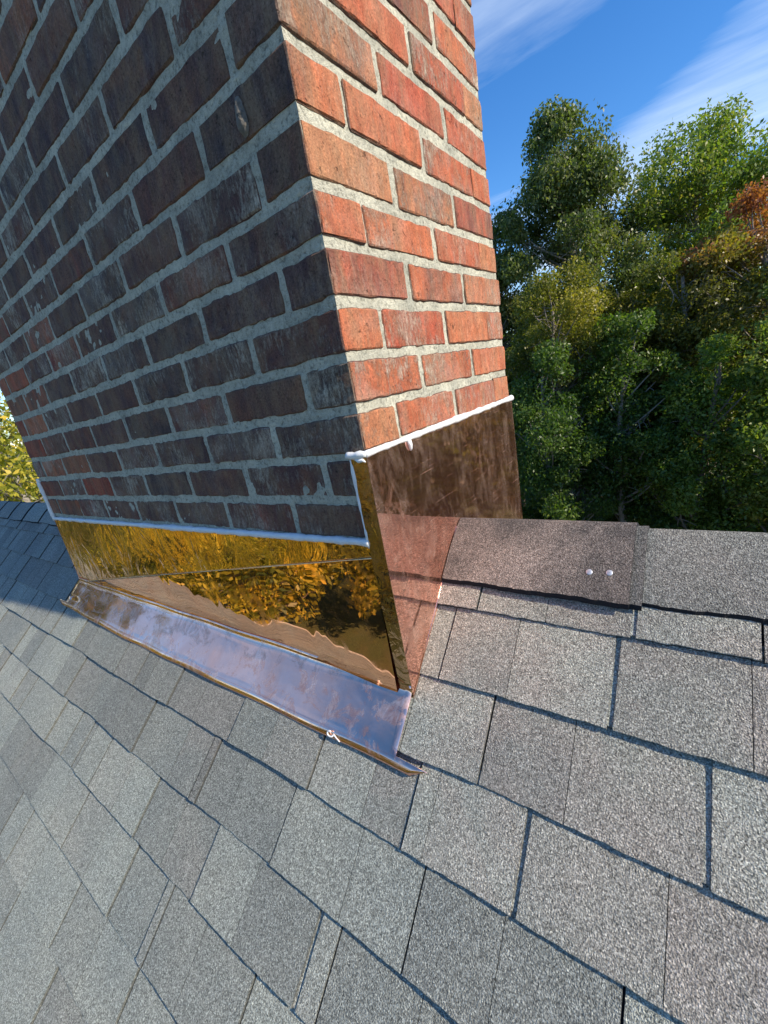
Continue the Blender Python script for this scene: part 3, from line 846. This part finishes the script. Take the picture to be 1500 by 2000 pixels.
# ------------------------------------------------------------------ ground
m, nt, b, o = new_mat("lawn"); n = N(nt); c = n.coord()
col = n.ramp(n.noise(c, 0.35, 5, 0.6), [(0.3, (0.045, 0.065, 0.02)), (0.55, (0.075, 0.095, 0.03)), (0.75, (0.13, 0.11, 0.05))])
col = n.mix(0.7, col, n.ramp(n.noise(c, 18, 4, 0.7), [(0.3, 0.4), (0.7, 1.5)]), 'MULTIPLY')
nt.links.new(col, b.inputs['Base Color']); b.inputs['Roughness'].default_value = 0.9
nt.links.new(n.bump(n.noise(c, 25, 4, 0.7), 0.8, 0.06), b.inputs['Normal'])
s = MB(); NG = 81
g = np.linspace(-1, 1, NG); g = np.sign(g) * (np.abs(g) ** 2.2) * 400
P = np.array([(a, b2, 0) for a in g for b2 in g], float)
rad = np.hypot(P[:, 0] + 1, P[:, 1])
P[:, 2] = ZG + np.clip((rad - 14) / 60, 0, 1) * (0.9 + 1.2 * vnoise(P, 0.03, 3)) + np.clip((rad - 80) / 200, 0, 1) * 6
s.add(P, grid_faces(NG, NG))
gr = s.build('ground', m, None, smooth=True); gr['kind'] = 'structure'

# ------------------------------------------------------------------ trees
def leaf_material(name, cols, trans=0.42, spec=0.4):
    m, nt, b, o = new_mat(name); n = N(nt)
    r = n.attr('rnd'); k = len(cols)
    col = n.ramp(r, [(i / (k - 1), cc) for i, cc in enumerate(cols)])
    nt.links.new(col, b.inputs['Base Color']); b.inputs['Roughness'].default_value = 0.42
    b.inputs['Specular IOR Level'].default_value = spec
    tr = nt.nodes.new('ShaderNodeBsdfTranslucent')
    tcol = n.mix(1.0, col, (1.5, 1.7, 0.5), 'MULTIPLY'); nt.links.new(tcol, tr.inputs['Color'])
    ms = nt.nodes.new('ShaderNodeMixShader'); ms.inputs[0].default_value = trans
    nt.links.new(b.outputs[0], ms.inputs[1]); nt.links.new(tr.outputs[0], ms.inputs[2]); nt.links.new(ms.outputs[0], o.inputs['Surface'])
    return m
L_oak = leaf_material("oak_leaves", [(0.068, 0.096, 0.033), (0.095, 0.128, 0.039), (0.135, 0.166, 0.055), (0.203, 0.192, 0.072)])
L_light = leaf_material("bright_leaves", [(0.095, 0.154, 0.033), (0.149, 0.218, 0.039), (0.230, 0.269, 0.050), (0.338, 0.294, 0.066)])
L_olive = leaf_material("olive_leaves", [(0.081, 0.102, 0.022), (0.135, 0.154, 0.033), (0.230, 0.205, 0.039), (0.351, 0.230, 0.044)])
L_red = leaf_material("red_leaves", [(0.11, 0.11, 0.03), (0.20, 0.15, 0.04), (0.30, 0.13, 0.05), (0.36, 0.12, 0.06)])
L_yel = leaf_material("yellow_leaves", [(0.095, 0.115, 0.022), (0.189, 0.186, 0.028), (0.378, 0.288, 0.039), (0.459, 0.282, 0.044)])
L_green = leaf_material("shade_leaves", [(0.041, 0.083, 0.020), (0.068, 0.122, 0.024), (0.101, 0.160, 0.033), (0.176, 0.218, 0.044)])
L_gold = leaf_material("gold_green_leaves", [(0.06, 0.09, 0.02), (0.26, 0.27, 0.04), (0.52, 0.44, 0.06), (0.65, 0.46, 0.07)])
M_bark = plain("grey_bark", (0.20, 0.17, 0.14), 0.9, nz=0.4, nscale=8, bump=0.02, bscale=12)
M_pale = plain("pale_bark", (0.26, 0.235, 0.20), 0.85, nz=0.35, nscale=6, bump=0.01, bscale=14)

def leaf_cloud(centres, radii, count, size, rs, droop=0.5, squash=0.75, biasfn=None, aspect=0.5, fill=0.36):
    w = radii ** 2; idx = rs.choice(len(centres), count, p=w / w.sum())
    d = rs.normal(size=(count, 3)); d /= np.linalg.norm(d, axis=1)[:, None]
    rr_ = rs.random(count) ** 0.45
    P = centres[idx] + d * (radii[idx] * rr_)[:, None] * np.array([1, 1, squash])
    P += 0.14 * np.stack([vnoise(P, 2.1, 1), vnoise(P, 2.1, 2), vnoise(P, 2.1, 3)], 1) * radii[idx][:, None]
    a = rs.normal(size=(count, 3)); a[:, 2] -= droop; a /= np.linalg.norm(a, axis=1)[:, None]
    b = rs.normal(size=(count, 3)); b = np.cross(a, b); b /= np.linalg.norm(b, axis=1)[:, None]
    nrm = np.cross(a, b)
    s = size * (0.6 + 0.8 * rs.random(count))[:, None]
    V = np.empty((count, 4, 3))
    V[:, 0] = P; V[:, 1] = P + a * s * 0.5 + b * s * aspect * 0.5 + nrm * s * 0.08
    V[:, 2] = P + a * s; V[:, 3] = P + a * s * 0.5 - b * s * aspect * 0.5 + nrm * s * 0.08
    # loose leaves between the clumps
    k_ = int(count * fill); lo_, hi_ = centres.min(0), centres.max(0); mid_ = (lo_ + hi_) / 2; hf_ = (hi_ - lo_) / 2 + radii.mean() * 0.4
    if k_:
        dd_ = rs.normal(size=(k_, 3)); dd_ /= np.linalg.norm(dd_, axis=1)[:, None]
        Pn = mid_ + dd_ * hf_ * (rs.random(k_) ** 0.4 * (0.93 + 0.16 * fbm(dd_, 2.3, int(count) % 17, 3)))[:, None]; Pn = np.where((fbm(Pn, 1.1, 4, 2) > -0.05)[:, None], Pn, P[:k_]); mv = Pn - P[:k_]; P[:k_] = Pn; V[:k_] += mv[:, None, :]
    r = np.clip(0.5 + 0.30 * rs.normal(size=count) * 0.7 + 0.35 * fbm(P, 0.8, 5, 2), 0, 1)
    if biasfn is not None: r = np.clip(biasfn(P, r), 0, 1)
    return V.reshape(-1, 3), r
def fast_leaf_mesh(name, V, r, mat, parent, loc):
    me = bpy.data.meshes.new(name); n_ = len(V) // 4
    me.vertices.add(len(V)); me.vertices.foreach_set('co', (V).astype(np.float32).ravel())
    me.loops.add(n_ * 4); me.loops.foreach_set('vertex_index', np.arange(n_ * 4, dtype=np.int32))
    me.polygons.add(n_); me.polygons.foreach_set('loop_start', np.arange(0, n_ * 4, 4, dtype=np.int32))
    try: me.polygons.foreach_set('loop_total', np.full(n_, 4, dtype=np.int32))
    except Exception: pass
    at = me.attributes.new('rnd', 'FLOAT', 'FACE'); at.data.foreach_set('value', r.astype(np.float32))
    me.materials.append(mat); me.update(calc_edges=True); me.validate()
    o = bpy.data.objects.new(name, me); scene.collection.objects.link(o); o.parent = parent; return o
def tree(name, label, x, y, top, lowc, cr, mat, seed, leaves=22000, size=0.13, nclump=46, bark=None, lean=(0, 0), group='trees of the wood behind the house', squash=0.75,
         droop=0.5, bias=None, shape=1.0, base=ZG + 0.0, bare=0, fill=0.42, clr=(0.34, 0.22)):
    rs = np.random.default_rng(seed)
    root = empty(name, (x, y, base - 0.05), label, 'tree', group)
    zc_ = (top + lowc) / 2; hz = (top - lowc) / 2
    C = []
    while len(C) < nclump:
        p = rs.uniform(-1, 1, 3)
        q = np.linalg.norm(p)
        if q > 1 or q < 0.28: continue
        wz = 1.0 if p[2] < 0.1 else math.sqrt(max(0.05, 1 - (p[2] * 0.8) ** 2 * shape))
        C.append((p[0] * cr * wz + lean[0] * (p[2] + 1) / 2, p[1] * cr * wz + lean[1] * (p[2] + 1) / 2, zc_ + p[2] * hz - base))
    C = np.array(C); rad = cr * (clr[1] + (clr[0] - clr[1]) * rs.random(len(C)))
    C[:, 2] = np.minimum(C[:, 2], top - base - rad * 0.7)
    V, r = leaf_cloud(C, rad, leaves, size, rs, droop, squash, bias, fill=fill)
    fast_leaf_mesh('crown', V, r, mat, root, (0, 0, 0))
    mb = MB(); H = top - base
    tz = np.linspace(0, H * 0.88, 12)
    tx = lean[0] * tz / H + 0.18 * np.sin(tz * 0.7 + seed); ty = lean[1] * tz / H + 0.15 * np.cos(tz * 0.6 + seed) - 0.15
    tr_ = 0.030 * H ** 0.9 * (1 - tz / H) ** 0.8 * 0.55 + 0.012
    tp = np.stack([tx, ty, tz], 1); tube(mb, tp, tr_, 9, seed, 0.0)
    for k in range(len(C)):
        e = C[k]; f = np.clip((e[2] - 0.35 * np.hypot(e[0], e[1]) - 0.6) / (H * 0.88), 0.12, 0.93)
        z_ = f * H * 0.88; s_ = np.array([np.interp(z_, tz, tx), np.interp(z_, tz, ty), z_])
        m_ = (s_ + e) / 2 + np.array([0, 0, -0.12 * np.linalg.norm(e - s_)]) + rs.normal(size=3) * 0.1
        t = np.linspace(0, 1, 7)[:, None]; pts = (1 - t) ** 2 * s_ + 2 * t * (1 - t) * m_ + t * t * e
        r0 = 0.25 * np.interp(z_, tz, tr_) + 0.012
        tube(mb, pts, np.linspace(r0, 0.008, 7), 5, seed)
        for _ in range(3 + bare):
            t0 = rs.uniform(0.4, 1.0); p0 = (1 - t0) ** 2 * s_ + 2 * t0 * (1 - t0) * m_ + t0 * t0 * e
            dd = rs.normal(size=3); dd /= np.linalg.norm(dd); p2 = p0 + dd * rad[k] * 0.95
            pm = (p0 + p2) / 2 + rs.normal(size=3) * 0.06
            t = np.linspace(0, 1, 5)[:, None]; pts = (1 - t) ** 2 * p0 + 2 * t * (1 - t) * pm + t * t * p2
            tube(mb, pts, np.linspace(0.011, 0.004, 5), 4, seed, cap=False)
    tr_o = mb.build('trunk', bark or M_bark, None, smooth=True); tr_o.parent = root
    return root
redtop = lambda P, r: r * 0.5 + np.clip((P[:, 2] - (1.2 - ZG)) / 1.6, -0.4, 0.7)
T_ = tree
T_('oak_tree', 'tall dark green oak nearest the chimney with sky showing through its crown', -2.8, 14.0, 6.2, -1.0, 1.95, L_oak, 21, 69000, 0.096, 74, M_pale, droop=1.0, shape=1.2, clr=(0.30, 0.16))
T_('oak_tree', 'tall rounded bright green tree with a domed crown to the right of the dark oak', 0.15, 16.1, 5.5, -1.6, 2.15, L_light, 22, 90000, 0.096, 120, M_bark, droop=0.6, shape=0.9, clr=(0.32, 0.19), fill=0.62)
T_('maple_tree', 'maple with orange red leaves on top at the right edge of the photograph', 1.35, 12.4, 2.65, -1.8, 1.65, L_red, 23, 33000, 0.080, 46, M_bark, bias=lambda P, r: r * 0.5 + np.clip((P[:, 2] - (1.15 - ZG)) / 1.1, -0.5, 0.5), clr=(0.32, 0.2))
T_('olive_tree', 'olive green tree turning bronze below the domed bright green crown', 0.1, 12.5, 2.3, -3.4, 1.65, L_olive, 24, 54000, 0.080, 60, M_pale, clr=(0.3, 0.18), bias=lambda P, r: r * 0.85)
T_('yellow_tree', 'small yellow leaved tree in front of the dark oak beside the chimney', -2.4, 11.2, 2.1, -1.3, 1.5, L_yel, 25, 28500, 0.068, 34, M_bark, clr=(0.32, 0.18), bias=lambda P, r: r * 0.5 + np.clip((P[:, 2] - (0.6 - ZG)) / 2.5, -0.4, 0.08))
T_('understorey_tree', 'dark green understorey tree under the yellow one, behind the copper flashing', -2.5, 10.3, 0.5, -6.2, 1.6, L_green, 26, 51000, 0.080, 60, M_pale, clr=(0.3, 0.16))
T_('understorey_tree', 'dark green understorey tree above the brown ridge cap', -1.0, 10.7, 0.7, -6.3, 1.4, L_green, 27, 51000, 0.080, 60, M_pale, clr=(0.3, 0.16))
T_('understorey_tree', 'leafy green understorey tree above the second ridge cap with sunlit sprays', 0.5, 10.3, 0.2, -6.3, 1.35, L_light, 28, 45000, 0.080, 52, M_bark, bias=lambda P, r: r * 0.6, clr=(0.3, 0.16))
T_('understorey_tree', 'bright green understorey tree at the right edge below the red maple', 1.75, 10.0, 0.9, -5.4, 1.2, L_light, 29, 36000, 0.080, 44, M_bark, clr=(0.3, 0.16))
T_('understorey_tree', 'olive understorey tree standing in the middle of the wood', -1.3, 13.2, 2.4, -4.2, 1.5, L_olive, 30, 45000, 0.080, 50, M_pale, bias=lambda P, r: r * 0.7)
T_('oak_tree', 'dark tree partly hidden by the chimney, left of the oak', -4.9, 13.9, 5.1, -4.0, 1.6, L_oak, 31, 48000, 0.096, 56, M_bark, droop=1.0)
# deeper wood behind
deep = [(-7.5, 20, 3.0), (-3.8, 20.5, 2.6), (-0.6, 21, 2.2), (2.6, 20, 1.9), (4.6, 16, 1.6)]
dl = ['dark tree deep in the wood behind the tree hidden by the chimney', 'dark tree deep in the wood behind the tall oak', 'dark tree deep in the wood behind the domed tree', 'dark tree deep in the wood behind the red maple', 'dark tree beyond the right edge of the photograph']
for k, (x, y, t) in enumerate(deep):
    T_('woodland_tree', dl[k], x, y, t, -6.0, 3.0, L_oak if k % 2 else L_green, 40 + k, 22000, 0.2, 46, M_bark)
# left of the chimney and those mirrored in the copper
T_('willowy_tree', 'sunlit yellow green tree with pale bare twigs left of the chimney', -12.5, 2.6, 4.4, -4.5, 2.8, L_gold, 50, 30000, 0.12, 60, M_pale, group='trees beside the house', droop=0.8, bare=9, squash=0.9)
refl = [(-9.5, -5.5, 0.2, 2.6, L_gold), (-12.5, -9.5, 2.6, 3.0, L_gold), (-6.8, -9.0, -1.0, 2.4, L_yel), (-14.0, -4.0, 5.0, 3.2, L_olive), (-3.5, -12.0, -0.5, 2.7, L_gold), (-9.0, -14.0, 3.2, 3.2, L_olive)]
rl = ['golden green tree mirrored in the left end of the front copper flashing', 'tall golden tree far behind the left end of the front flashing', 'low yellow tree mirrored in the middle of the front copper', 'olive tree mirrored at the far left foot of the chimney', 'golden tree below the eave in front of the chimney', 'tall olive tree furthest out in front of the chimney']
for k, (x, y, t, cr_, mt) in enumerate(refl):
    T_('garden_tree', rl[k], x, y, t, -6.0, cr_, mt, 60 + k, 15000, 0.17, 40, M_bark, group='trees beside the house')
refr = [(6.5, 11.5, 0.8), (9.5, 9.0, 0.5), (8.5, 14.5, 3.0), (13, 12, 3.5), (13.5, 6.0, 1.0)]
rl = ['dark tree mirrored in the copper side flashing', 'second dark tree out to the right beyond the roof', 'taller dark tree behind those right of the roof', 'tall dark tree furthest out on the right', 'dark tree off the right gable end']
for k, (x, y, t) in enumerate(refr):
    T_('garden_tree', rl[k], x, y, t, -6.0, 2.9, [L_olive, L_oak][k % 2], 80 + k, 12000, 0.2, 36, M_bark, group='trees beside the house')

rs = np.random.default_rng(99); nC = 170
an = np.linspace(0, 2 * math.pi, nC, endpoint=False) + rs.normal(size=nC) * 0.02; rd = 34 + 9 * rs.random(nC)
C = np.stack([rd * np.cos(an), rd * np.sin(an), 3.6 + 2.6 * rs.random(nC)], 1)
C = np.concatenate([C, C * np.array([1.03, 1.03, 0]) + np.array([0, 0, 1.5])])
V, r = leaf_cloud(C, np.full(len(C), 3.4), 80000, 0.62, rs, 0.4, 1.0, fill=0.0)
V[:, 2] += ZG
fw = fast_leaf_mesh('distant_wood', V, r * 0.9, L_oak, None, (0, 0, 0))
fw['kind'] = 'stuff'; fw['label'] = 'far dark green wood seen through the gaps between the nearer trees'; fw['category'] = 'wood'
scene.render.engine = 'CYCLES'
scene.cycles.max_bounces = 8
scene.cycles.use_denoising = True
